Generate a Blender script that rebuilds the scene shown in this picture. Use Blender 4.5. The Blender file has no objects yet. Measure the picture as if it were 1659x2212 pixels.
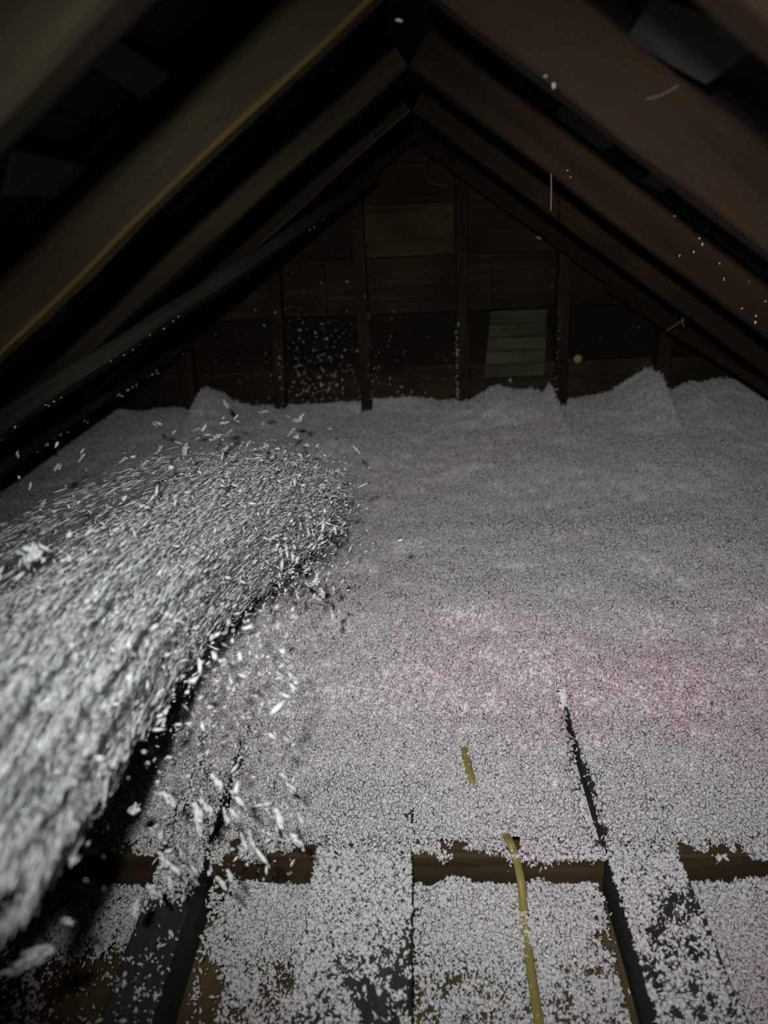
import bpy, math, random
import numpy as np
from mathutils import Vector, Matrix

random.seed(7)
rng = np.random.default_rng(11)
scene = bpy.context.scene
COL = scene.collection

# ------------------------------------------------------------------ camera
W, H, F = 1659, 2212, 1600.0
PITCH, YAW, ROLL = [math.radians(a) for a in (22.17, -3.33, -2.67)]
EYE = np.array([0.0, 0.0, 1.0])
cp, sp, cy, sy = math.cos(PITCH), math.sin(PITCH), math.cos(YAW), math.sin(YAW)
FW = np.array([sy * cp, cy * cp, -sp]); RT = np.array([cy, -sy, 0.0]); UP = np.cross(RT, FW)
cr, sr = math.cos(ROLL), math.sin(ROLL)
RT, UP = cr * RT + sr * UP, -sr * RT + cr * UP
cam_data = bpy.data.cameras.new('camera')
cam_data.sensor_fit = 'VERTICAL'; cam_data.sensor_height = 36.0; cam_data.sensor_width = 27.0
cam_data.lens = 36.0 * F / H
cam_data.clip_start = 0.02
cam_data.dof.use_dof = True
cam_data.dof.focus_distance = 1.40
cam_data.dof.aperture_fstop = cam_data.lens / 1000 / 0.0090
cam = bpy.data.objects.new('camera', cam_data); COL.objects.link(cam)
cam.matrix_world = Matrix(((RT[0], UP[0], -FW[0], EYE[0]), (RT[1], UP[1], -FW[1], EYE[1]),
                           (RT[2], UP[2], -FW[2], EYE[2]), (0, 0, 0, 1)))
scene.camera = cam

# ------------------------------------------------------------------ light
world = bpy.data.worlds.new('attic_dark'); scene.world = world; world.use_nodes = True
bg = world.node_tree.nodes['Background']
bg.inputs[0].default_value = (0.60, 0.42, 0.66, 1); bg.inputs[1].default_value = 0.004

def lamp(name, kind, loc, energy, color, target=None, **kw):
    d = bpy.data.lights.new(name, kind); d.energy = energy; d.color = color
    for k, v in kw.items(): setattr(d, k, v)
    o = bpy.data.objects.new(name, d); COL.objects.link(o); o.location = loc
    if target is not None:
        o.rotation_euler = (Vector(target) - Vector(loc)).to_track_quat('-Z', 'Y').to_euler()
    return o

# the worker's head torch: a beam on the loose fill, and the weak spill around the beam
lamp('head_torch', 'SPOT', (-0.05, -0.02, 1.10), 108.0, (1.0, 0.99, 0.975), (0.14, 1.75, 0.12),
     spot_size=math.radians(83), spot_blend=1.0, shadow_soft_size=0.012)
lamp('head_torch_spill', 'POINT', (-0.05, -0.02, 1.10), 0.30, (1.0, 0.96, 0.92), shadow_soft_size=0.02)

scene.view_settings.view_transform = 'Standard'
scene.view_settings.look = 'None'
scene.view_settings.gamma = 1.0
scene.view_settings.use_curve_mapping = False
scene.view_settings.exposure = 0.0

# ------------------------------------------------------------------ helpers
def tag(o, label=None, cat=None, group=None, kind=None):
    if label: o['label'] = label
    if cat: o['category'] = cat
    if group: o['group'] = group
    if kind: o['kind'] = kind
    return o

def mesh_obj(name, verts, faces, mat, parent=None, smooth=False):
    me = bpy.data.meshes.new(name)
    me.from_pydata([tuple(v) for v in verts], [], [tuple(f) for f in faces])
    me.update()
    if smooth: me.polygons.foreach_set('use_smooth', [True] * len(me.polygons))
    me.materials.append(mat)
    o = bpy.data.objects.new(name, me); COL.objects.link(o)
    if parent: o.parent = parent
    return o

def ray(x, y):
    return FW + RT * (x - W / 2) / F + UP * (H / 2 - y) / F
def on_z(x, y, z):
    d = ray(x, y); return EYE + d * ((z - EYE[2]) / d[2])
def on_y(x, y, Y):
    d = ray(x, y); return EYE + d * ((Y - EYE[1]) / d[1])

def vnoise(x, y, s, seed=0):
    """smooth value noise, -1..1, feature size s (metres)"""
    x = np.asarray(x, float) / s + 137.3; y = np.asarray(y, float) / s + 91.7
    xi = np.floor(x).astype(np.int64); yi = np.floor(y).astype(np.int64)
    u = x - xi; v = y - yi
    u = u * u * (3 - 2 * u); v = v * v * (3 - 2 * v)
    def h(a, b):
        n = (a * 374761393 + b * 668265263 + seed * 974634599) & 0xffffffff
        n = ((n ^ (n >> 13)) * 1274126177) & 0xffffffff
        return ((n ^ (n >> 16)) & 0xffff) / 32767.5 - 1
    return (h(xi, yi) * (1 - u) + h(xi + 1, yi) * u) * (1 - v) + (h(xi, yi + 1) * (1 - u) + h(xi + 1, yi + 1) * u) * v
def sstep(a, b, t):
    t = np.clip((np.asarray(t, float) - a) / (b - a), 0, 1); return t * t * (3 - 2 * t)

# ------------------------------------------------------------------ materials
def new_mat(name):
    m = bpy.data.materials.new(name); m.use_nodes = True
    return m, m.node_tree, m.node_tree.nodes['Principled BSDF']

def wood(name, dark, light, grain=(1.5, 34, 34), rough=0.85, stain=None):
    m, nt, b = new_mat(name)
    tc = nt.nodes.new('ShaderNodeTexCoord'); mp = nt.nodes.new('ShaderNodeMapping')
    mp.inputs['Scale'].default_value = grain
    oi = nt.nodes.new('ShaderNodeObjectInfo')
    add = nt.nodes.new('ShaderNodeVectorMath'); add.operation = 'ADD'
    sc = nt.nodes.new('ShaderNodeVectorMath'); sc.operation = 'SCALE'; sc.inputs[0].default_value = (7, 3, 5)
    nt.links.new(oi.outputs['Random'], sc.inputs['Scale'])
    nt.links.new(tc.outputs['Object'], add.inputs[0]); nt.links.new(sc.outputs[0], add.inputs[1])
    nt.links.new(add.outputs[0], mp.inputs['Vector'])
    n = nt.nodes.new('ShaderNodeTexNoise'); n.inputs['Scale'].default_value = 1.0
    n.inputs['Detail'].default_value = 6; n.inputs['Distortion'].default_value = 0.6
    nt.links.new(mp.outputs[0], n.inputs['Vector'])
    r = nt.nodes.new('ShaderNodeValToRGB')
    r.color_ramp.elements[0].position = 0.3; r.color_ramp.elements[0].color = (*dark, 1)
    r.color_ramp.elements[1].position = 0.72; r.color_ramp.elements[1].color = (*light, 1)
    nt.links.new(n.outputs['Fac'], r.inputs['Fac'])
    n2 = nt.nodes.new('ShaderNodeTexNoise'); n2.inputs['Scale'].default_value = 3.2; n2.inputs['Detail'].default_value = 2
    nt.links.new(add.outputs[0], n2.inputs['Vector'])
    r2 = nt.nodes.new('ShaderNodeValToRGB')
    r2.color_ramp.elements[0].position = 0.38; r2.color_ramp.elements[0].color = (*(stain or (0.45, 0.45, 0.42)), 1)
    r2.color_ramp.elements[1].position = 0.62; r2.color_ramp.elements[1].color = (1, 1, 1, 1)
    nt.links.new(n2.outputs['Fac'], r2.inputs['Fac'])
    mx = nt.nodes.new('ShaderNodeMix'); mx.data_type = 'RGBA'; mx.blend_type = 'MULTIPLY'; mx.inputs[0].default_value = 0.85
    nt.links.new(r.outputs[0], mx.inputs[6]); nt.links.new(r2.outputs[0], mx.inputs[7])
    nt.links.new(mx.outputs[2], b.inputs['Base Color'])
    b.inputs['Roughness'].default_value = rough; b.inputs['Specular IOR Level'].default_value = 0.15
    bu = nt.nodes.new('ShaderNodeBump'); bu.inputs['Strength'].default_value = 0.35; bu.inputs['Distance'].default_value = 0.004
    nt.links.new(n.outputs['Fac'], bu.inputs['Height']); nt.links.new(bu.outputs[0], b.inputs['Normal'])
    return m

M = {}
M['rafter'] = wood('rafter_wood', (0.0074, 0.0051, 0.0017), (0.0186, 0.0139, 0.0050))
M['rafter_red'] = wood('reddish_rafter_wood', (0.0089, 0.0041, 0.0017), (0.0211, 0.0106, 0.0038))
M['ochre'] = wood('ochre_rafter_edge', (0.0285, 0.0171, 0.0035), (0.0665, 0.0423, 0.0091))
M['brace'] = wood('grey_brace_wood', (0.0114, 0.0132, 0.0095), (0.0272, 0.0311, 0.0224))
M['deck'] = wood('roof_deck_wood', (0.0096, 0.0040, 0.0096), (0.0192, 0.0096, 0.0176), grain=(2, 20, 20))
M['patch'] = wood('grey_deck_board', (0.0413, 0.0433, 0.0413), (0.0701, 0.0722, 0.0681), grain=(2, 30, 30))
M['gable'] = wood('gable_plank_wood', (0.0144, 0.0094, 0.0049), (0.0331, 0.0220, 0.0115), grain=(2.2, 40, 40))
M['stud'] = wood('stud_wood', (0.0132, 0.0096, 0.0054), (0.0288, 0.0204, 0.0120), grain=(2, 34, 34))
M['vent'] = wood('vent_board_wood', (0.0425, 0.0416, 0.0247), (0.0723, 0.0701, 0.0446), grain=(3, 30, 30))
M['joist'] = wood('joist_wood', (0.0176, 0.0208, 0.0168), (0.0400, 0.0456, 0.0376))
M['block'] = wood('blocking_wood', (0.0221, 0.0145, 0.0068), (0.0595, 0.0382, 0.0187))
M['bay'] = wood('bay_board', (0.0560, 0.0384, 0.0192), (0.1120, 0.0800, 0.0400), grain=(6, 6, 6), stain=(0.5, 0.5, 0.45))

def fluff_mat(name, base=(0.745, 0.725, 0.745), pink=(0.81, 0.53, 0.60), cool=(0.66, 0.70, 0.67), thin=0.38):
    m, nt, b = new_mat(name)
    a = nt.nodes.new('ShaderNodeAttribute'); a.attribute_name = 'tint'
    r = nt.nodes.new('ShaderNodeValToRGB'); e = r.color_ramp.elements
    e[0].position = 0.0; e[0].color = (*cool, 1); e[1].position = 1.0; e[1].color = (*pink, 1)
    k = e.new(0.4); k.color = (*base, 1)
    nt.links.new(a.outputs['Fac'], r.inputs['Fac'])
    nt.links.new(r.outputs[0], b.inputs['Base Color'])
    b.inputs['Roughness'].default_value = 1.0; b.inputs['Specular IOR Level'].default_value = 0.0
    tr = nt.nodes.new('ShaderNodeBsdfTranslucent'); nt.links.new(r.outputs[0], tr.inputs['Color'])
    ms = nt.nodes.new('ShaderNodeMixShader'); ms.inputs[0].default_value = thin
    nt.links.new(b.outputs[0], ms.inputs[1]); nt.links.new(tr.outputs[0], ms.inputs[2])
    nt.links.new(ms.outputs[0], nt.nodes['Material Output'].inputs['Surface'])
    return m
M['fluff'] = fluff_mat('loose_fill_fluff')
M['air'] = fluff_mat('flying_fluff', base=(0.82, 0.83, 0.82), pink=(0.82, 0.77, 0.80), cool=(0.78, 0.85, 0.83), thin=0.5)

def fill_mat():
    m, nt, b = new_mat('loose_fill_bed')
    tc = nt.nodes.new('ShaderNodeTexCoord')
    n = nt.nodes.new('ShaderNodeTexNoise'); n.inputs['Scale'].default_value = 190; n.inputs['Detail'].default_value = 3
    nt.links.new(tc.outputs['Object'], n.inputs['Vector'])
    r = nt.nodes.new('ShaderNodeValToRGB')
    r.color_ramp.elements[0].position = 0.33; r.color_ramp.elements[0].color = (0.40, 0.36, 0.37, 1)
    r.color_ramp.elements[1].position = 0.55; r.color_ramp.elements[1].color = (0.72, 0.70, 0.70, 1)
    nt.links.new(n.outputs['Fac'], r.inputs['Fac']); nt.links.new(r.outputs[0], b.inputs['Base Color'])
    bu = nt.nodes.new('ShaderNodeBump'); bu.inputs['Strength'].default_value = 0.8; bu.inputs['Distance'].default_value = 0.006
    nt.links.new(n.outputs['Fac'], bu.inputs['Height']); nt.links.new(bu.outputs[0], b.inputs['Normal'])
    b.inputs['Roughness'].default_value = 1.0; b.inputs['Specular IOR Level'].default_value = 0.0
    return m
M['fill'] = fill_mat()

def plain(name, c, rough=0.6, spec=0.3):
    m, nt, b = new_mat(name)
    tc = nt.nodes.new('ShaderNodeTexCoord')
    n = nt.nodes.new('ShaderNodeTexNoise'); n.inputs['Scale'].default_value = 40; n.inputs['Detail'].default_value = 3
    nt.links.new(tc.outputs['Object'], n.inputs['Vector'])
    r = nt.nodes.new('ShaderNodeValToRGB')
    r.color_ramp.elements[0].color = (*[v * 0.72 for v in c], 1); r.color_ramp.elements[1].color = (*c, 1)
    nt.links.new(n.outputs['Fac'], r.inputs['Fac']); nt.links.new(r.outputs[0], b.inputs['Base Color'])
    b.inputs['Roughness'].default_value = rough; b.inputs['Specular IOR Level'].default_value = spec
    return m
M['cable'] = plain('yellow_cable_sheath', (0.21, 0.18, 0.05), 0.5)
M['web'] = plain('cobweb_strand', (0.12, 0.11, 0.105), 1.0, 0.0)
M['knot'] = plain('knot_wood', (0.30, 0.25, 0.14), 0.9, 0.1)

# ------------------------------------------------------------------ timber
def timber(name, p0, p1, width, depth, normal, mat, parent=None, seg=14, wob=0.0025, bev=0.0035, seed=0, sag=0.0):
    """board from p0 to p1 (middle of its face that looks against `normal`); local x runs along it, local z = normal (depth), local y = width"""
    p0, p1, nz = Vector(p0), Vector(p1), Vector(normal).normalized()
    L = (p1 - p0).length; ax = (p1 - p0).normalized(); ay = nz.cross(ax).normalized(); nz = ax.cross(ay)
    R = np.random.default_rng(seed + 5)
    w, d, b = width / 2, depth, bev
    prof = [(-w + b, 0), (w - b, 0), (w, b), (w, d - b), (w - b, d), (-w + b, d), (-w, d - b), (-w, b)]
    k = len(prof); V, Fc = [], []
    oy = np.cumsum(R.normal(0, wob * 0.5, seg + 1)); oz = np.cumsum(R.normal(0, wob * 0.5, seg + 1))
    oy -= np.linspace(oy[0], oy[-1], seg + 1); oz -= np.linspace(oz[0], oz[-1], seg + 1)
    for i in range(seg + 1):
        t = i / seg; s = -sag * math.sin(math.pi * t)
        for (y, z) in prof:
            V.append((t * L, y + oy[i] + R.normal(0, wob * 0.25), z + oz[i] + s + R.normal(0, wob * 0.25)))
    for i in range(seg):
        for j in range(k):
            a, c = i * k + j, i * k + (j + 1) % k
            Fc.append((a, a + k, c + k, c))
    Fc.append(tuple(range(k))); Fc.append(tuple(reversed(range(seg * k, seg * k + k))))
    o = mesh_obj(name, V, Fc, mat, parent)
    o.matrix_world = Matrix(((ax.x, ay.x, nz.x, p0.x), (ax.y, ay.y, nz.y, p0.y), (ax.z, ay.z, nz.z, p0.z), (0, 0, 0, 1)))
    me = o.data
    import bmesh
    bm = bmesh.new(); bm.from_mesh(me); bmesh.ops.recalc_face_normals(bm, faces=bm.faces); bm.to_mesh(me); bm.free()
    return o

# ------------------------------------------------------------------ roof
XR, ZR, SL = -0.007, 1.21, 0.71               # ridge line of the rafters' undersides, and their slope
GY = 3.05                                     # gable wall
nL = Vector((-SL, 0, 1)).normalized(); nR = Vector((SL, 0, 1)).normalized()
def roof_pt(x, y, e=0.0):
    n = nL if x < XR else nR
    return Vector((x, y, ZR - SL * abs(x - XR))) + n * e
DECK = 0.078
def deck(name, sgn):
    n = nL if sgn < 0 else nR
    rows = 16; V, Fc = [], []
    for i in range(rows):                     # horizontal sheathing boards, each a hair out of line with the next
        xa, xb = XR + sgn * (i * 0.13 - 0.05 if i == 0 else i * 0.13), XR + sgn * ((i + 1) * 0.13 - 0.004)
        e = DECK + 0.003 * ((i * 7) % 3)
        b = len(V)
        for (x, ee) in ((xa, e), (xb, e), (xb, e + 0.02), (xa, e + 0.02)):
            p = Vector((x, 0, ZR - SL * sgn * (x - XR))) + n * ee
            V += [(p.x, -0.6, p.z), (p.x, GY + 0.08, p.z)]
        for q in range(4):
            r = (q + 1) % 4; Fc.append((b + 2 * q, b + 2 * q + 1, b + 2 * r + 1, b + 2 * r))
        Fc += [(b, b + 2, b + 4, b + 6), (b + 1, b + 7, b + 5, b + 3)]
    return tag(mesh_obj(name, V, Fc, M['deck']), kind='structure')
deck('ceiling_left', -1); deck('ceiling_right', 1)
mm = [(-0.6, DECK + 0.024), (GY + 0.08, DECK + 0.024)]
for nm, sgn in (('trim_1', -1), ('trim_2', 1)):      # felt above the sheathing that keeps the gaps dark
    n = nL if sgn < 0 else nR; V = []
    for x in (XR, XR + sgn * 2.12):
        for e in (DECK + 0.027, DECK + 0.03):
            p = Vector((x, 0, ZR - SL * sgn * (x - XR))) + n * e
            V += [(p.x, -0.6, p.z), (p.x, GY + 0.08, p.z)]
    tag(mesh_obj(nm, V, [(0, 1, 5, 4), (2, 6, 7, 3), (0, 2, 3, 1), (4, 5, 7, 6), (0, 4, 6, 2), (1, 3, 7, 5)], M['deck']), kind='structure')

# rafters: (y, depth, reach left, reach right)
RAFT = [(0.44, 0.085, 1.55, 1.6), (0.84, 0.075, 1.5, 1.5), (1.35, 0.070, 1.5, 1.55), (1.93, 0.066, 1.55, 1.6), (2.84, 0.060, 1.6, 1.65)]
PL = ['in the upper left corner, nearest the camera', 'broad olive-brown, with a yellow-brown lower edge, left of the ridge', 'second below the broad yellow-edged one, left of the ridge',
      'thin with an ochre lower edge, running into the grey diagonal brace', 'farthest left of the ridge, against the gable']
LLAB = ['wide two-tone brown rafter cutting across the upper left corner',
        'broad olive-brown left rafter with a yellow-brown lower edge',
        'plain brown left rafter just below the broad yellow-edged one',
        'slim left rafter with an ochre lower edge meeting the grey diagonal brace',
        'dark rafter sloping left from the peak tight against the gable boards']
RLAB = ['grey-brown rafter grazing the upper right corner of the roof',
        'broad red-brown right rafter crossing the upper right of the roof',
        'brown right rafter with fluff specks stuck along its lower end',
        'dim brown right rafter with one pale chip, third down from the ridge',
        'dark rafter sloping right from the peak tight against the gable boards']
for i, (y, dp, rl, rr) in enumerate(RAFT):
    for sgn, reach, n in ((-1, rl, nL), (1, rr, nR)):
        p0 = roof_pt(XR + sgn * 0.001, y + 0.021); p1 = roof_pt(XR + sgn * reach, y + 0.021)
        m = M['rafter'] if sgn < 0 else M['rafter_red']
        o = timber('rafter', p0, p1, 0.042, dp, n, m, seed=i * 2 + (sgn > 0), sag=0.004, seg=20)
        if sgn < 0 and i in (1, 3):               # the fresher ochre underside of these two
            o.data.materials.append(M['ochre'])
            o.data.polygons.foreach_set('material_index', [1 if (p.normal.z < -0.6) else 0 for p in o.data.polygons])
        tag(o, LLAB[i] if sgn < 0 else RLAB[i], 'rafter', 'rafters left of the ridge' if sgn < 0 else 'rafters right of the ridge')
# diagonal wind braces nailed under the rafters
a, b = roof_pt(-0.17, 2.62, -0.031), roof_pt(-0.86, 0.80, -0.031)
BR_A, BR_B = a, b
tag(timber('diagonal_brace', a, b, 0.085, 0.030, nL, M['brace'], seed=40, seg=24), 'grey weathered brace running diagonally under the left rafters, dusted with flakes', 'brace')
a2, b2 = roof_pt(0.70, 2.80, -0.027), roof_pt(1.24, 1.80, -0.027)
tag(timber('diagonal_brace', a2, b2, 0.06, 0.026, nR, M['rafter_red'], seed=41, seg=20), 'dark brown brace running down to the right eave under the rafters, hung with cobweb', 'brace')
tag(timber('eave_purlin', roof_pt(-1.02, 1.45, -0.04), roof_pt(-0.90, 2.80, -0.04), 0.045, 0.038, nL, M['stud'], seed=42), 'dark purlin low along the left eave with clumps of fluff on it', 'purlin')

# pale boards showing between the rafters on the roof deck
def deck_hit(x, y):
    n = nL if x < 890 else nR; d = Vector(ray(x, y)); q = roof_pt(-0.5 if x < 890 else 0.5, 0, DECK)
    return Vector(EYE) + d * ((q - Vector(EYE)).dot(n) / d.dot(n))
for pts, lab in ((((232, 60), (350, 140), (290, 190), (180, 115)), 'small grey-green board piece under the roof deck near the upper left corner'),
                 (((1430, -40), (1700, 40), (1545, 155), (1370, 60)), 'large grey board piece under the roof deck in the upper right corner'),
                 (((0, 295), (170, 335), (140, 410), (-20, 395)), 'dim board piece under the roof deck at the left edge'),
                 (((1225, 212), (1338, 296), (1312, 314), (1203, 232)), 'narrow grey board strip tucked behind the broad red-brown right rafter'),
                 (((1420, 356), (1462, 383), (1440, 402), (1398, 375)), 'short grey board end tucked behind the red-brown rafter, below the narrow strip'),
                 (((108, 652), (158, 657), (122, 692), (82, 694)), 'slate-grey board end beside the lower end of the yellow-edged left rafter')):
    n = nL if pts[0][0] < 890 else nR
    Q = [deck_hit(*p) - n * 0.012 for p in pts]
    V = [p + n * e for e in (0, 0.011) for p in Q]
    o = mesh_obj('sheathing_patch', V, [(0, 1, 2, 3), (7, 6, 5, 4), (0, 4, 5, 1), (1, 5, 6, 2), (2, 6, 7, 3), (3, 7, 4, 0)], M['patch'])
    tag(o, lab, 'patch board')

# ------------------------------------------------------------------ gable wall
wall = None
def gable():
    V, Fc, mi = [], [], []
    R = np.random.default_rng(3)
    zs = [-0.12, 0.06, 0.245, 0.405, 0.615, 0.83, 1.02, 1.16, 1.34]
    studs_x = [-1.9, -0.585, -0.221, 0.17, 0.563, 0.929, 1.9]
    for i in range(len(zs) - 1):
        cuts = [-1.9, R.uniform(-0.7, -0.3), 0.17 if i % 2 else 0.29, R.uniform(0.5, 0.9), 1.9]
        if i == 5: cuts = [-1.9, -0.221, 0.17, 1.9]
        for j in range(len(cuts) - 1):
            y0 = GY + R.uniform(-0.004, 0.004) - (0.008 if (i == 5 and j == 1) else 0)
            x0, x1, z0, z1 = cuts[j], cuts[j + 1] - 0.003, zs[i], zs[i + 1] - 0.004
            b = len(V)
            V += [(x0, y0, z0), (x1, y0, z0), (x1, y0, z1), (x0, y0, z1), (x0, GY + 0.03, z0), (x1, GY + 0.03, z0), (x1, GY + 0.03, z1), (x0, GY + 0.03, z1)]
            Fc += [(b, b + 1, b + 2, b + 3), (b + 1, b + 5, b + 6, b + 2), (b + 5, b + 4, b + 7, b + 6), (b + 4, b, b + 3, b + 7), (b + 3, b + 2, b + 6, b + 7), (b, b + 4, b + 5, b + 1)]
            k = 1.0 + R.uniform(-0.28, 0.28)
            if i == 3: k *= 0.42                      # the tarred, nearly black course
            if i == 2: k *= 1.05
            if i == 5 and j == 1: k = 1.9             # the fresher board between two studs
            mi += [k] * 6
    V2 = [(-1.9, GY + 0.031, -0.12), (1.9, GY + 0.031, -0.12), (1.9, GY + 0.031, 1.34), (-1.9, GY + 0.031, 1.34), (-1.9, GY + 0.05, -0.12), (1.9, GY + 0.05, -0.12), (1.9, GY + 0.05, 1.34), (-1.9, GY + 0.05, 1.34)]
    b = len(V); V += V2; Fc += [(b, b + 1, b + 2, b + 3), (b + 5, b + 4, b + 7, b + 6)]; mi += [0.3, 0.3]
    m = M['gable'].copy(); nt = m.node_tree; bs = nt.nodes['Principled BSDF']
    src = bs.inputs['Base Color'].links[0].from_socket
    at = nt.nodes.new('ShaderNodeAttribute'); at.attribute_name = 'plank'
    mx = nt.nodes.new('ShaderNodeVectorMath'); mx.operation = 'SCALE'
    nt.links.new(src, mx.inputs[0]); nt.links.new(at.outputs['Fac'], mx.inputs['Scale']); nt.links.new(mx.outputs[0], bs.inputs['Base Color'])
    o = mesh_obj('wall_back', V, Fc, m)
    at = o.data.attributes.new('plank', 'FLOAT', 'FACE'); at.data.foreach_set('value', mi)
    return tag(o, kind='structure')
wall = gable()
def blob(cx, cy_, cz, rx, ry, rz, name, mat, parent=None, seed=0, sub=12):
    R = np.random.default_rng(seed); V, Fc = [], []
    n, k = sub, 6
    for i in range(k + 1):
        th = math.pi * i / k
        for j in range(n):
            ph = 2 * math.pi * j / n; q = 1 + R.normal(0, 0.06)
            V.append((cx + rx * q * math.sin(th) * math.cos(ph), cy_ + ry * math.cos(th), cz + rz * q * math.sin(th) * math.sin(ph)))
    for i in range(k):
        for j in range(n):
            Fc.append((i * n + j, i * n + (j + 1) % n, (i + 1) * n + (j + 1) % n, (i + 1) * n + j))
    return mesh_obj(name, V, Fc, mat, parent, smooth=True)
q = on_y(1248, 775, GY); blob(q[0], GY - 0.003, q[2], 0.019, 0.008, 0.018, 'knot', M['knot'], wall, 1)

SLAB = ['dark short wall stud at the low left end of the gable beside a white heap', 'gable wall stud with speckled boards to its right, second from the left',
        'gable wall stud left of the pale upper board, edge frosted with fluff', 'gable wall stud right of the pale upper board',
        'gable wall stud just right of the boarded vent', 'short stout gable stud at the low right end of the wall, drift piled against it']
for i, (x0, x1, z1, w) in enumerate(((-0.95, -0.95, 0.60, 0.05), (-0.589, -0.552, 0.86, 0.046), (-0.225, -0.225, 1.09, 0.044), (0.178, 0.164, 1.13, 0.046), (0.572, 0.555, 0.86, 0.046), (0.965, 0.96, 0.60, 0.055))):
    o = timber('wall_stud', (x0, 2.965, -0.09), (x1, 2.965, z1), w, 0.075, (0, 1, 0), M['stud'], seed=60 + i, wob=0.003)
    tag(o, SLAB[i], 'wall stud', 'studs of the gable wall')
vent = bpy.data.objects.new('boarded_vent', None); COL.objects.link(vent); vent.location = (0.385, GY - 0.02, 0.36)
tag(vent, 'small vent opening closed with pale olive boards on the gable wall', 'vent')
for k in range(5):
    z0 = 0.345 + k * 0.0535
    xl, xr_ = 0.262 + 0.005 * k, 0.503
    o = timber('board', (xl, GY - 0.022, z0 + 0.026), (xr_, GY - 0.022 , z0 + 0.026), 0.0505, 0.014, (0, 1, 0.04 * (k % 3 - 1)), M['vent'], seed=80 + k, seg=6, wob=0.001, bev=0.003)
    mw = o.matrix_basis.copy(); o.parent = vent; o.matrix_basis = Matrix.Translation(-vent.location) @ mw

# ------------------------------------------------------------------ floor, joists, blocking
BAY = -0.105
V = [(-1.9, -0.6, BAY), (1.9, -0.6, BAY), (1.9, GY + 0.05, BAY), (-1.9, GY + 0.05, BAY)]
V += [(x, y, BAY - 0.03) for x, y, z in V]
tag(mesh_obj('floor', V, [(0, 1, 2, 3), (7, 6, 5, 4), (0, 4, 5, 1), (1, 5, 6, 2), (2, 6, 7, 3), (3, 7, 4, 0)], M['bay']), kind='structure')
JOI = [(-0.455, -0.382, 'bare grey-green joist in the lower left, under the jet of fluff'),
       (-0.195, -0.035, 'wide joist in the lower middle, heavily covered with white flakes'),
       (0.287, 0.400, 'joist in the lower right with a dark bare left side, right of the yellow cable')]
for i, (x0, x1, lab) in enumerate(JOI):
    o = timber('ceiling_joist', ((x0 + x1) / 2, -0.4, 0), ((x0 + x1) / 2, 2.96, 0), x1 - x0, 0.104, (0, 0, -1), M['joist'], seed=20 + i, wob=0.002, seg=20)
    tag(o, lab, 'joist', 'ceiling joists')
YB = 0.93
for i, (x0, x1, lab) in enumerate(((-0.80, -0.457, 'dark blocking board across the bay at the far lower left, left of the bare joist'),
                                   (-0.380, -0.197, 'brown blocking board across the bay between bare and wide joists'),
                                   (-0.033, 0.285, 'brown blocking board across the bay under the yellow cable'),
                                   (0.402, 0.86, 'brown blocking board across the bay at the lower right edge'))):
    o = timber('blocking_board', (x0, YB, -0.052), (x1, YB, -0.052), 0.100, 0.036, (0, 1, 0), M['block'], seed=30 + i, wob=0.002, seg=8)
    tag(o, lab, 'blocking', 'blocking between the joists')

# ------------------------------------------------------------------ loose fill
def in_joist(x, pad=0.0):
    m = np.zeros_like(np.asarray(x, float), bool)
    for x0, x1, _ in JOI: m |= (x > x0 - pad) & (x < x1 + pad)
    return m
def bed_height(x, y):
    """top of the loose fill beyond the blocking"""
    b = np.interp(y, [0.9, 0.97, 1.12, 1.26, 1.38, 1.52, 1.7, 2.2, 2.7, 3.1], [-0.006, 0.001, 0.006, 0.03, 0.085, 0.125, 0.138, 0.175, 0.225, 0.262])
    amp = sstep(1.05, 1.5, y)
    z = b + amp * (0.022 * vnoise(x, y * 1.3, 0.33, 1) + 0.013 * vnoise(x, y * 1.2, 0.14, 2) + 0.004 * vnoise(x, y, 0.03, 13)) + 0.005 * vnoise(x, y, 0.05, 3)
    z = z + 0.10 * sstep(0.7, 1.5, -x) * sstep(2.6, 1.5, y) * amp                      # banked up into the left eave
    g = sstep(2.55, 3.03, y)
    z = z + g * (0.085 * np.exp(-((x + 0.90) / np.where(x > -0.9, 0.11, 0.03)) ** 2) + 0.13 * np.exp(-((x - 0.98) / 0.17) ** 2) * (x < 0.945)
                 + 0.055 * np.exp(-((x - 0.385) / 0.14) ** 6) + 0.06 * np.exp(-((x - 0.53) / 0.02) ** 2) + 0.05 * sstep(0.95, 1.1, x))
    return z
xs = np.arange(-1.85, 1.851, 0.008); ys = np.arange(0.968, 3.05, 0.010)
X, Y = np.meshgrid(xs, ys); Z = bed_height(X, Y)
roofz = ZR - SL * np.abs(X - XR)
def crack(x, y):
    """1 where the fill has not closed against a joist side and the timber shows"""
    w1 = 0.009 + 0.011 * vnoise(y, y * 0 + 3, 0.06, 4) + 0.010 * vnoise(y, y * 0 + 7, 0.02, 14)
    e = 1.30 + 0.05 * vnoise(x, y, 0.05, 5)
    c = ((x > 0.285 - w1 * 1.1) & (x < 0.289 + np.maximum(0, vnoise(y, y * 0 + 5, 0.055, 15) - 0.35) * 0.055)) & (y < e)
    c |= (x > -0.384 - np.maximum(0, vnoise(y, y * 0 + 9, 0.05, 16) - 0.6) * 0.05) & (x < -0.380 + 0.7 * w1 - 0.003) & (y < e - 0.05)
    c |= (np.abs(x + 0.034) < 0.006 * vnoise(y, y * 0 + 1, 0.03, 17)) & (y < 1.02)
    c |= (np.abs(x + 0.456) < 0.006 * (1 + vnoise(y, y * 0 + 2, 0.04, 18))) & (y < 1.25)
    return c
low = (Y < 1.34) & (crack(X, Y) | crack(X - 0.006, Y) | crack(X + 0.006, Y) | crack(X, Y - 0.01) | crack(X, Y + 0.01))
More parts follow.
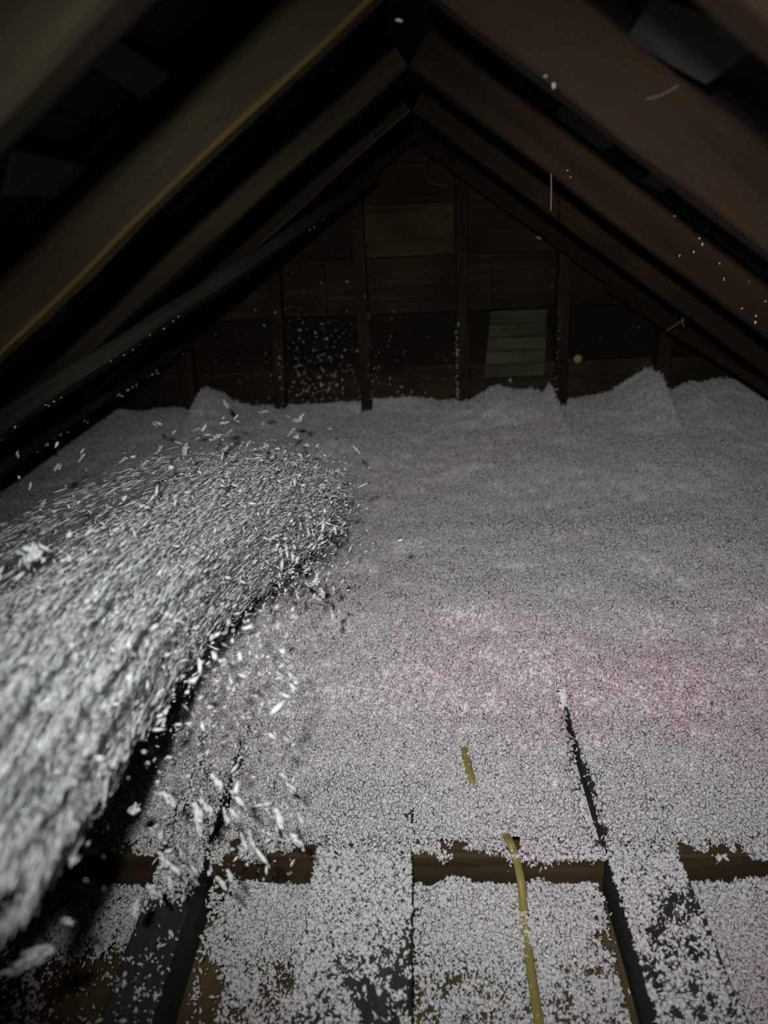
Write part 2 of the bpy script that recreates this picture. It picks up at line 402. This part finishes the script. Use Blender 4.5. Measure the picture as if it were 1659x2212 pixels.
Z = np.where(in_joist(X) & (Y < 1.3), np.maximum(Z, 0.007), Z)
Z = np.where(low, np.minimum(Z, np.where(in_joist(X), -0.01, -0.05)), Z)
Z = np.minimum(Z, roofz + 0.04)
nx, ny = len(xs), len(ys)
V = np.stack([X, Y, Z - 0.004], -1).reshape(-1, 3)
idx = np.arange(nx * ny).reshape(ny, nx)
Fq = np.stack([idx[:-1, :-1], idx[:-1, 1:], idx[1:, 1:], idx[1:, :-1]], -1).reshape(-1, 4)
bed = mesh_obj('loose_fill_bed', V.tolist(), Fq.tolist(), M['fill'], smooth=True)
tag(bed, 'deep bed of white and pink blown loose-fill insulation over the attic floor', 'insulation', kind='stuff')

# ---- flakes
def lens_template(n, R):
    a = np.linspace(0, 2 * np.pi, n, endpoint=False) + R.normal(0, 0.18, n)
    r = R.uniform(0.62, 1.15, n)
    rim = np.stack([r * np.cos(a), r * np.sin(a), R.normal(0, 0.28, n)], 1)
    top = np.array([[R.normal(0, .15), R.normal(0, .15), R.uniform(.25, .6)]]); bot = np.array([[R.normal(0, .15), R.normal(0, .15), -R.uniform(.2, .45)]])
    Vv = np.concatenate([rim, top, bot]); T = []
    for i in range(n):
        j = (i + 1) % n; T += [(i, j, n), (j, i, n + 1)]
    return Vv, np.array(T)
TEMPL = [lens_template(6, np.random.default_rng(s)) for s in range(10)]

def rot_from(euler):
    cx, cy_, cz = np.cos(euler).T; sx, sy_, sz = np.sin(euler).T
    Rm = np.empty((len(euler), 3, 3))
    Rm[:, 0, 0] = cy_ * cz; Rm[:, 0, 1] = sx * sy_ * cz - cx * sz; Rm[:, 0, 2] = cx * sy_ * cz + sx * sz
    Rm[:, 1, 0] = cy_ * sz; Rm[:, 1, 1] = sx * sy_ * sz + cx * cz; Rm[:, 1, 2] = cx * sy_ * sz - sx * cz
    Rm[:, 2, 0] = -sy_; Rm[:, 2, 1] = sx * cy_; Rm[:, 2, 2] = cx * cy_
    return Rm
def frame_from(dirs, R):
    d = dirs / np.linalg.norm(dirs, axis=1, keepdims=True)
    t = R.normal(size=d.shape); t -= (t * d).sum(1, keepdims=True) * d; t /= np.linalg.norm(t, axis=1, keepdims=True)
    return np.stack([d, t, np.cross(d, t)], 2)

def flakes(name, pos, Rm, scale, tint, mat):
    """one mesh of many little fluff flakes"""
    N = len(pos); which = rng.integers(0, len(TEMPL), N)
    Vs, Ts, Tt = [], [], []; off = 0
    for k, (tv, tt) in enumerate(TEMPL):
        s = np.where(which == k)[0]
        if not len(s): continue
        v = tv[None] * scale[s][:, None, :]
        v = np.einsum('nij,nkj->nki', Rm[s], v) + pos[s][:, None, :]
        Vs.append(v.reshape(-1, 3))
        base = off + np.arange(len(s)) * len(tv)
        Ts.append((tt[None] + base[:, None, None]).reshape(-1, 3)); Tt.append(np.repeat(tint[s], len(tv))); off += len(s) * len(tv)
    Vv = np.concatenate(Vs); T = np.concatenate(Ts); Tt = np.concatenate(Tt)
    me = bpy.data.meshes.new(name)
    me.vertices.add(len(Vv)); me.vertices.foreach_set('co', Vv.astype(np.float32).ravel())
    me.loops.add(T.size); me.loops.foreach_set('vertex_index', T.astype(np.int32).ravel())
    me.polygons.add(len(T)); me.polygons.foreach_set('loop_start', np.arange(0, T.size, 3, dtype=np.int32))
    me.polygons.foreach_set('loop_total', np.full(len(T), 3, np.int32))
    me.polygons.foreach_set('use_smooth', np.ones(len(T), bool))
    me.update(calc_edges=True)
    a = me.attributes.new('tint', 'FLOAT', 'POINT'); a.data.foreach_set('value', Tt.astype(np.float32))
    me.materials.append(mat)
    o = bpy.data.objects.new(name, me); COL.objects.link(o)
    return o

def tint_at(x, y, R):
    """how pink the fill is: patchy, strongest in a band across the front of the heap"""
    p = 0.26 + 0.12 * sstep(1.75, 1.5, y) + 0.16 * vnoise(x, y, 0.30, 8) + 0.10 * vnoise(x, y, 0.11, 9)
    p += 0.21 * np.exp(-((y - 1.34) / 0.19) ** 2) * sstep(-0.3, 0.1, x)
    p = p + R.normal(0, 0.10, len(x)) + (R.random(len(x)) < 0.035 * np.exp(-((y - 1.36) / 0.2) ** 2)) * 0.5
    return np.clip(p, 0, 1)
def sizes(R, N, mean=0.0040, sd=0.36, flat=0.62):
    s = mean * np.exp(np.clip(R.normal(0, sd, N), -1, 0.72))
    return np.stack([s * R.uniform(0.8, 1.35, N), s * R.uniform(0.6, 1.0, N), s * flat * R.uniform(0.7, 1.2, N)], 1)

# beyond the blocking
N = 360000
R = np.random.default_rng(21)
y = 0.928 + (GY - 0.935) * R.random(N) ** 1.12; xw = 0.42 + 0.50 * y
x = R.uniform(-1, 1, N) * np.minimum(xw, 1.75)
z = bed_height(x, y)
inj = in_joist(x)
zj = 0.006 + 0.008 * R.random(N)
z = np.where(inj & (y < 1.30), np.maximum(z, zj), z)
z = np.where(y < 0.985, np.maximum(z, 0.002 + 0.006 * R.random(N)), z)
keep = z < ZR - SL * np.abs(x - XR) + 0.05
# ragged dark cracks along the joist edges where the fill has not closed up
keep &= ~(crack(x, y) & (y < 1.35) & (R.random(N) < 0.95))
edge = ~inj & (y < 0.965) & (vnoise(x, y, 0.03, 7) + 0.6 * vnoise(x, y, 0.011, 57) > -0.1 + 26 * (y - 0.932))
keep &= ~edge
x, y, z = x[keep], y[keep], z[keep]
pos = np.stack([x, y, z + R.normal(0, 0.0032, len(x))], 1)
o = flakes('loose_fill_flakes', pos, rot_from(R.uniform(-np.pi, np.pi, (len(x), 3))), sizes(R, len(x), 0.0034, 0.46), tint_at(x, y, R), M['fluff'])
tag(o, 'countless pale flakes lying over the loose-fill insulation bed', 'insulation flakes', kind='stuff')

# in front of the blocking: bays and joist tops, thin cover with holes
N = 125000
R = np.random.default_rng(22)
y = R.uniform(0.50, YB - 0.002, N); x = R.uniform(-0.80, 0.80, N)
inj = in_joist(x)
n1 = 0.6 * vnoise(x, y, 0.055, 31) + 0.8 * vnoise(x, y, 0.017, 32) + 0.3 * vnoise(x, y, 0.16, 33) + 0.5 * R.normal(size=N)
heap = np.interp(y, [0.5, 0.62, 0.75, 0.86, 0.905, YB], [-0.099, -0.096, -0.090, -0.066, -0.055, -0.056]) + 0.006 * vnoise(x, y, 0.07, 34) + (0.012 * vnoise(x, x * 0, 0.06, 36) + 0.008 * vnoise(x, x * 0, 0.02, 37)) * sstep(0.84, 0.92, y)
thr = np.full(N, 0.95) - 1.45 * sstep(0.88, 0.60, y)
thr = np.where((x < -0.36) & (x > -0.455), thr + 0.2, thr)
bayc = np.where(x < -0.455, -0.75 + 1.3 * sstep(0.74, 0.86, y), thr)                 # far left bay: nearly bare
# middle bays: bare strip along the right edge of each joist
bayc = np.where((x > -0.382) & (x < -0.345 + 0.03 * vnoise(y, y * 0, 0.06, 35)), bayc - 1.3, bayc)
bayc = np.where((x > 0.245) & (x < 0.287), bayc - 0.7 * sstep(0.245, 0.285, x), bayc)
jo = np.zeros(N)
jo = np.where((x > JOI[0][0]) & (x < JOI[0][1]), -0.95 + 1.6 * sstep(0.80, 0.93, y), jo)
jo = np.where((x > JOI[1][0]) & (x < JOI[1][1]), 1.0 - 1.35 * sstep(0.86, 0.66, y), jo)
jo = np.where((x > JOI[2][0]) & (x < JOI[2][1]), 0.55 - 0.75 * sstep(0.86, 0.70, y) + 0.5 * sstep(0.33, 0.30, x) * sstep(0.8, 0.9, y), jo)
keep = np.where(inj, n1 < jo, n1 < bayc)
keep |= R.random(N) < 0.012
side = ((x > 0.276) & (x < 0.287)) | ((x > -0.382) & (x < -0.374))
keep &= ~(side & (R.random(N) < 0.96))
keep &= ~((~inj) & (y > YB - 0.006))
x, y, inj, heap = x[keep], y[keep], inj[keep], heap[keep]
z = np.where(inj, 0.003 + 0.006 * R.random(len(x)), heap + 0.006 * R.random(len(x)))
pos = np.stack([x, y, z], 1)
nh = 2600                                             # flakes hanging over the lip of the blocking
hx = R.uniform(-0.8, 0.8, nh); hz = 0.004 - np.abs(R.normal(0, 0.010, nh)) * (1.0 + 0.9 * vnoise(hx, hx * 0, 0.05, 38))
hx = np.where(in_joist(hx), 0.1, hx); hk = vnoise(hx, hx * 0, 0.03, 39) > 0.1
pos = np.concatenate([pos, np.stack([hx, YB - 0.002 - 0.006 * R.random(nh), hz], 1)[hk]])
x, y = pos[:, 0], pos[:, 1]
o = flakes('scattered_flakes', pos, rot_from(R.uniform(-np.pi, np.pi, (len(x), 3))), sizes(R, len(x), 0.0036, 0.46), np.clip(tint_at(x, y, R) - 0.04, 0, 1), M['fluff'])
tag(o, 'thin scatter of pale flakes over the joist tops and ceiling bays in front', 'insulation flakes', kind='stuff')
# low beds of fluff in the bays under that scatter
def bay_bed(name, x0, x1, lab, y0=0.80):
    xs = np.arange(x0, x1, 0.008); ys = np.arange(y0, YB - 0.001, 0.008)
    X, Y = np.meshgrid(xs, ys)
    Z = np.interp(Y, [0.5, 0.62, 0.75, 0.86, 0.905, YB], [-0.099, -0.096, -0.090, -0.066, -0.055, -0.056]) + 0.006 * vnoise(X, Y, 0.07, 34) - 0.009
    Z = np.where(Y < y0 + 0.04, Z - 0.04 * sstep(y0 + 0.04, y0, Y), Z)
    Z -= 0.03 * sstep(x0 + 0.03, x0, X) + 0.03 * sstep(x1 - 0.03, x1, X)
    nx, ny = len(xs), len(ys); idx = np.arange(nx * ny).reshape(ny, nx)
    Fq = np.stack([idx[:-1, :-1], idx[:-1, 1:], idx[1:, 1:], idx[1:, :-1]], -1).reshape(-1, 4)
    return tag(mesh_obj(name, np.stack([X, Y, Z], -1).reshape(-1, 3).tolist(), Fq.tolist(), M['fill'], smooth=True), lab, 'insulation', kind='stuff')
bay_bed('fluff_heap', -0.34, -0.20, 'low heap of pale fluff in the bay between bare and wide joists')
bay_bed('fluff_heap', -0.03, 0.262, 'low heap of pale fluff in the bay crossed by the yellow cable')
bay_bed('fluff_heap', 0.43, 0.84, 'low heap of pale fluff in the bay at the right edge', 0.72)

# ------------------------------------------------------------------ yellow cable
def tube(name, pts, w, h, mat, parent=None, n=8, sub=8):
    P = [Vector(p) for p in pts]; out = []
    for i in range(len(P) - 1):                      # Catmull-Rom
        a, b, c, d = P[max(i - 1, 0)], P[i], P[i + 1], P[min(i + 2, len(P) - 1)]
        for k in range(sub):
            t = k / sub
            out.append(0.5 * ((2 * b) + (c - a) * t + (2 * a - 5 * b + 4 * c - d) * t * t + (3 * b - a - 3 * c + d) * t ** 3))
    out.append(P[-1]); V, Fc = [], []
    for i, p in enumerate(out):
        t = (out[min(i + 1, len(out) - 1)] - out[max(i - 1, 0)]).normalized()
        up = Vector((0, 0, 1)); s = t.cross(up)
        if s.length < 1e-3: s = Vector((1, 0, 0))
        s.normalize(); u = s.cross(t)
        for j in range(n):
            a = 2 * math.pi * j / n; V.append(p + s * (w / 2 * math.cos(a)) + u * (h / 2 * math.sin(a)))
    for i in range(len(out) - 1):
        for j in range(n):
            Fc.append((i * n + j, i * n + (j + 1) % n, (i + 1) * n + (j + 1) % n, (i + 1) * n + j))
    Fc.append(tuple(range(n))); Fc.append(tuple(reversed(range((len(out) - 1) * n, len(out) * n))))
    return mesh_obj(name, V, Fc, mat, parent, smooth=True)
pts = [on_z(1182, 2330, -0.085), on_z(1165, 2212, -0.082), on_z(1146, 2090, -0.078), on_z(1133, 1985, -0.062), on_z(1126, 1905, -0.035), on_z(1112, 1845, 0.002), on_z(1098, 1812, 0.012)]
pts += [on_z(1075, 1775, -0.030), on_z(1040, 1720, -0.022), on_z(1021, 1688, 0.006), on_z(1010, 1650, 0.013), on_z(1001, 1612, 0.014), on_z(992, 1575, -0.004), on_z(985, 1545, -0.03)]
tag(tube('electric_cable', pts, 0.0145, 0.008, M['cable'], n=10), 'yellow flat electric cable running up out of the fluff between two joists', 'cable')

# ------------------------------------------------------------------ the jet of blown fluff
KEY = [(-190, 1840, 0.36, 235), (-50, 1650, 0.50, 230), (90, 1470, 0.66, 205), (235, 1320, 0.85, 170), (370, 1210, 1.06, 142), (500, 1130, 1.26, 124), (610, 1085, 1.42, 96), (700, 1090, 1.54, 66)]
KP = np.array([on_y(px, py, yy) for px, py, yy, r in KEY])
KR = np.array([r / F * ((p - EYE) @ FW) for (px, py, yy, r), p in zip(KEY, KP)])
TK = np.linspace(0, 1, len(KEY))
def path(t):
    return np.stack([np.interp(t, TK, KP[:, i]) for i in range(3)], 1)
def path_dir(t):
    d = path(np.clip(t + 0.06, 0, 1)) - path(np.clip(t - 0.06, 0, 1)); return d / np.linalg.norm(d, axis=1, keepdims=True)
R = np.random.default_rng(51)
NS = 240                                              # strands of the jet
su, sv = R.normal(0, 0.36, NS), R.normal(0, 0.36, NS)
far_ = R.random(NS) < 0.18; su = np.where(far_, su * 1.9, su); sv = np.where(far_, sv * 1.7 + 0.1, sv)
send = 1 - 0.36 * R.random(NS) ** 1.5; swt = R.gamma(2.2, 1.0, NS); swt /= swt.sum()
N = 260000
k = R.choice(NS, N, p=swt); t = R.beta(1.0, 1.25, N) * send[k]
d = path_dir(t); side = np.cross(d, np.array([0, 0, 1.0])); side /= np.linalg.norm(side, axis=1, keepdims=True); up = np.cross(side, d)
rad = np.interp(t, TK, KR)
u = su[k] + R.normal(0, 0.032 + 0.17 * t ** 2, N); v = sv[k] + R.normal(0, 0.032 + 0.17 * t ** 2, N) - 0.35 * sstep(0.78, 1.0, t) * R.random(N)
pos = path(t) + side * (u * rad)[:, None] + up * (v * rad)[:, None]
dirs = d + R.normal(0, 0.06 + 0.34 * sstep(0.6, 1, t)[:, None], (N, 3))
s = 0.00072 * np.exp(R.normal(0, 0.40, N))
asp = R.uniform(9.0, 26.0, N) * (1 - 0.45 * sstep(0.7, 1, t))
sc = np.stack([s * asp, s * R.uniform(0.7, 1.2, N), s * R.uniform(0.5, 0.9, N)], 1)
o = flakes('blown_fluff_jet', pos, frame_from(dirs, R), sc, np.clip(R.normal(0.35, 0.2, N), 0, 1), M['air'])
tag(o, 'dense jet of white fluff blowing in from the lower left edge', 'blown insulation', kind='stuff')

# flakes shed by the jet: a loose halo above and flakes raining down in front
N = 9000
t = R.beta(2.0, 1.0, N); d = path_dir(t); side = np.cross(d, np.array([0, 0, 1.0])); side /= np.linalg.norm(side, axis=1, keepdims=True); up = np.cross(side, d)
rad = np.interp(t, TK, KR); an = R.uniform(0, 2 * np.pi, N); rr = 0.6 + np.abs(R.normal(0, 0.40, N))
pos = path(t) + side * (np.cos(an) * rr * rad)[:, None] + up * (np.sin(an) * rr * rad)[:, None]
ex = 1700
px = R.normal(640, 70, ex); py = R.normal(1190, 80, ex); yy = R.uniform(1.05, 1.4, ex)
px[900:] = R.uniform(330, 640, 800); py[900:] = R.uniform(1300, 1900, 800); yy[900:] = R.uniform(0.62, 0.95, 800)
fall = np.array([on_y(a, b, c) for a, b, c in zip(px, py, yy)])
pos = np.concatenate([pos, fall]); N = len(pos)
pos = pos[pos[:, 2] > 0.05]; N = len(pos)
s = 0.0016 * np.exp(R.normal(0, 0.50, N))
sc = np.stack([s * R.uniform(1.2, 3.2, N), s * R.uniform(0.7, 1.2, N), s * R.uniform(0.4, 0.8, N)], 1)
o = flakes('stray_airborne_flakes', pos, frame_from(np.array([0.4, 0.6, 0.2]) + R.normal(0, 0.7, (N, 3)), R), sc, np.clip(R.normal(0.3, 0.2, N), 0, 1), M['air'])
tag(o, 'cloud of tiny pale flakes flying loose around the jet of fluff', 'airborne flakes', kind='stuff')

# single tufts that can be told apart
TUFT = []
for s_ in range(6):
    rr_ = np.random.default_rng(200 + s_); Vs, Ts = [], []
    for q in range(34):
        tv, tt = TEMPL[rr_.integers(0, len(TEMPL))]
        c = rr_.normal(0, 1, 3); c = c / np.linalg.norm(c) * rr_.random() ** 0.5 * np.array([0.72, 0.50, 0.50]); c[1] += 0.25 * c[0] ** 2
        Vs.append((tv * rr_.uniform(0.14, 0.36) * np.array([1.3, 0.8, 0.6])) @ rot_from(rr_.uniform(-1.2, 1.2, (1, 3)))[0].T + c); Ts.append(tt + q * len(tv))
    Vs = np.concatenate(Vs); Ts = np.concatenate(Ts)
    me = bpy.data.meshes.new('fluff_tuft'); me.from_pydata(Vs.tolist(), [], Ts.tolist()); me.update()
    me.polygons.foreach_set('use_smooth', [True] * len(me.polygons)); me.materials.append(M['air'])
    a = me.attributes.new('tint', 'FLOAT', 'POINT'); a.data.foreach_set('value', [0.22] * len(Vs))
    TUFT.append(me)
def tuft(p, half, ax, label, group=None, flat=0.75, cat='fluff tuft'):
    o = bpy.data.objects.new('fluff_tuft', random.choice(TUFT)); COL.objects.link(o)
    o.location = p; o.rotation_euler = Vector(ax).to_track_quat('X', 'Z').to_euler()
    o.scale = (half, half * flat, half * flat)
    return tag(o, label, cat, group)
def px_dir(deg):
    a = math.radians(deg); return Vector(RT) * math.cos(a) + Vector(UP) * math.sin(a)
def air_tuft(x, y, Yd, lpx, deg, label, group=None, flat=0.6):
    p = on_y(x, y, Yd); half = 1.25 * lpx / 2 / F * ((p - EYE) @ FW)
    return tuft(p, half, px_dir(deg), label, group, flat)
air_tuft(68, 1202, 0.75, 74, 20, 'big pale fluff clump hanging in the air left of the jet', None, 0.95)
air_tuft(60, 2075, 0.42, 150, 25, 'long blurred fluff wisp in the bottom left corner', None, 0.4)
air_tuft(140, 1990, 0.50, 40, -20, 'faint fluff wisp above the long one in the bottom left corner')
air_tuft(292, 1965, 0.62, 46, 60, 'blurred pale clump above the bare grey joist', None, 0.9)
air_tuft(290, 1750, 0.70, 32, 20, 'round pale clump below the jet on the left', None, 1.2)
air_tuft(487, 873, 2.0, 26, -60, 'curled white tuft floating highest above the jet', None, 0.6)
air_tuft(569, 890, 1.9, 26, 5, 'flat white tuft floating beside the second gable stud foot', None, 0.45)
air_tuft(572, 966, 1.6, 26, 40, 'bright round tuft on top of the crest of the jet', None, 1.1)
air_tuft(400, 975, 1.5, 40, 70, 'pale tall tuft above the left shoulder of the jet', None, 0.5)
air_tuft(335, 918, 1.8, 18, -50, 'tiny thin white sliver in the air toward the left eave')
air_tuft(372, 1455, 0.85, 30, 80, 'pale tuft just under the lower edge of the jet', None, 0.7)
air_tuft(770, 972, 1.6, 28, -50, 'white sliver flying right of the crest of the jet', None, 0.35)
air_tuft(680, 1258, 1.1, 30, 20, 'pale soft clump right of the dark hollow under the jet', None, 0.8)
G = 'loose fluff tufts flying around the jet'
LAB = 'small pale tuft flying loose around the jet of fluff'
R = np.random.default_rng(77)
for i in range(95):
    q = R.random()
    if q < 0.45: x, y, Yd, deg = R.uniform(330, 720), R.uniform(890, 1010), R.uniform(1.4, 1.9), R.uniform(-30, 60)
    elif q < 0.6: x, y, Yd, deg = R.uniform(20, 330), R.uniform(960, 1180), R.uniform(0.9, 1.4), R.uniform(30, 90)
    elif q < 0.8: x, y, Yd, deg = R.uniform(560, 760), R.uniform(1130, 1330), R.uniform(1.0, 1.3), R.uniform(20, 110)
    else: x, y, Yd, deg = R.uniform(230, 640), R.uniform(1430, 1900), R.uniform(0.62, 0.85), R.uniform(80, 150)
    air_tuft(x, y, Yd, R.uniform(12, 30), deg, LAB, G, R.uniform(0.3, 0.6))

for i in range(24):                                   # shreds raining past the blocking
    air_tuft(R.uniform(330, 680), R.uniform(1690, 1960), R.uniform(0.55, 0.72), R.uniform(28, 62), R.uniform(95, 140), LAB, G, R.uniform(0.25, 0.5))

# fluff stuck to the timber
G2 = 'fluff specks stuck on the left brace'; L2 = 'pale fluff speck stuck on the grey diagonal brace'
for i in range(52):
    t = R.uniform(0.12, 0.98); c = BR_A.lerp(BR_B, t); w = R.normal(0, 0.024)
    ax = (BR_B - BR_A).normalized(); sd = nL.cross(ax)
    p = c + sd * max(-0.045, min(0.045, w)) - nL * 0.002
    tuft(p, R.uniform(0.002, 0.0058), R.normal(size=3), L2, G2)
G3 = 'fluff specks stuck on the right rafter'; L3 = 'pale fluff speck stuck to the face of a right rafter'
for i in range(44):
    x = R.normal(0.62, 0.07) if i < 32 else R.uniform(0.2, 0.75)
    p = roof_pt(x, 1.35 - 0.002, R.uniform(0.0, 0.06))
    tuft(p, R.uniform(0.0018, 0.0048), R.normal(size=3), L3, G3)
G4 = 'clumps of fluff along the left eave purlin'; L4 = 'pale fluff clump caught on the dark purlin at the left eave'
for i in range(26):
    t = R.random(); p = roof_pt(-1.02 + 0.12 * t, 1.45 + 1.35 * t, -0.042) + Vector((R.normal(0, 0.012), 0, 0))
    tuft(p, R.uniform(0.003, 0.010), R.normal(size=3), L4, G4)
tuft(on_y(1197, 183, 0.838), 0.0045, (0.2, 0, 1), 'bright white chip on the lower edge of the broad red-brown rafter')
tuft(on_y(1180, 164, 0.838), 0.003, (1, 0, 0.3), 'thin pale curl beside the white chip on the red-brown rafter')
tuft(on_y(1164, 514, 2.835), 0.013, (1, 0, -0.5), 'flat pale chip stuck on the farthest right rafter', flat=0.5)
tuft(on_y(1648, 782, 2.3), 0.04, (1, 0.3, -0.2), 'white clump of fluff lodged at the right eave', flat=0.5)
tuft(on_y(860, 44, 0.9), 0.006, (1, 0, -0.15), 'pink wisp dangling near the ridge at the top of the photo', flat=0.3)
tuft(on_y(257, 227, 0.8), 0.0018, (0, 0, 1), 'single tiny bright speck in the dark at the upper left')
# specks on the gable boards
N = 420; R = np.random.default_rng(91)
gx = np.where(R.random(N) < 0.75, R.normal(-0.42, 0.12, N), R.uniform(-0.9, 1.0, N)); gz = 0.27 + np.abs(R.normal(0, 0.2, N))
ok = (gz < ZR - SL * np.abs(gx) - 0.05); gx, gz = gx[ok], gz[ok]; N = len(gx)
o = flakes('wall_lint', np.stack([gx, np.full(N, GY - 0.006), gz], 1), rot_from(R.uniform(-3, 3, (N, 3))), sizes(R, N, 0.0040, 0.4), np.full(N, 0.3), M['fluff'])
tag(o, 'pale specks of fluff peppered over the dark gable boards', 'fluff specks', kind='stuff')
# fluff clinging to the stud edges
for i, (x0, z0, z1, lab) in enumerate(((-0.205, 0.28, 0.72, 'frost of fluff down the right edge of the middle-left stud'), (0.150, 0.28, 0.6, 'frost of fluff down the left edge of the middle-right stud'), (-0.565, 0.28, 0.7, 'frost of fluff down the right edge of the second stud'), (0.545, 0.3, 0.62, 'frost of fluff between the boarded vent and its stud'))):
    N = 90; zz = z0 + (z1 - z0) * R.random(N) ** 1.7
    o = flakes('stud_fluff', np.stack([x0 + R.normal(0, 0.004, N), np.full(N, 2.962) + R.random(N) * 0.05, zz], 1), rot_from(R.uniform(-3, 3, (N, 3))), sizes(R, N, 0.0036, 0.4), np.full(N, 0.3), M['fluff'])
    tag(o, lab, 'fluff specks', kind='stuff')

# cobwebs
def web(name, ends, lab, r=0.0012):
    root = None
    for i, pts in enumerate(ends):
        o = tube(name if root is None else 'strand', pts, r * 2, r * 2, M['web'], root, n=5, sub=6)
        if root is None: root = tag(o, lab, 'cobweb')
    return root
c = on_y(1190, 368, 1.36)
web('cobweb', [[c, on_y(1191, 400, 1.36), on_y(1190, 455, 1.36)]], 'dusty cobweb strand hanging down from the right rafter', 0.0014)
web('cobweb', [[on_y(1440, 715, 2.35), on_y(1470, 695, 2.35), on_y(1500, 680, 2.35)], [on_y(1470, 660, 2.35), on_y(1474, 690, 2.35), on_y(1478, 706, 2.35)]], 'torn cobweb with dust on the brown brace at the right', 0.0022)
web('cobweb', [[on_y(1445, 610, 2.0), on_y(1490, 620, 2.0), on_y(1540, 632, 2.0)]], 'faint long cobweb thread between the right rafters', 0.0009)
web('cobweb', [[on_y(930, 395, 2.83), on_y(965, 402, 2.83), on_y(990, 390, 2.83)], [on_y(930, 395, 2.83), on_y(915, 360, 2.83), on_y(925, 330, 2.83)]], 'dim cobweb in the peak of the gable', 0.0007)
web('cobweb', [[on_y(1395, 715 - 500, 0.83), on_y(1430, 205, 0.83), on_y(1465, 185, 0.83)]], 'single cobweb thread beside the grey board in the upper right', 0.0006)
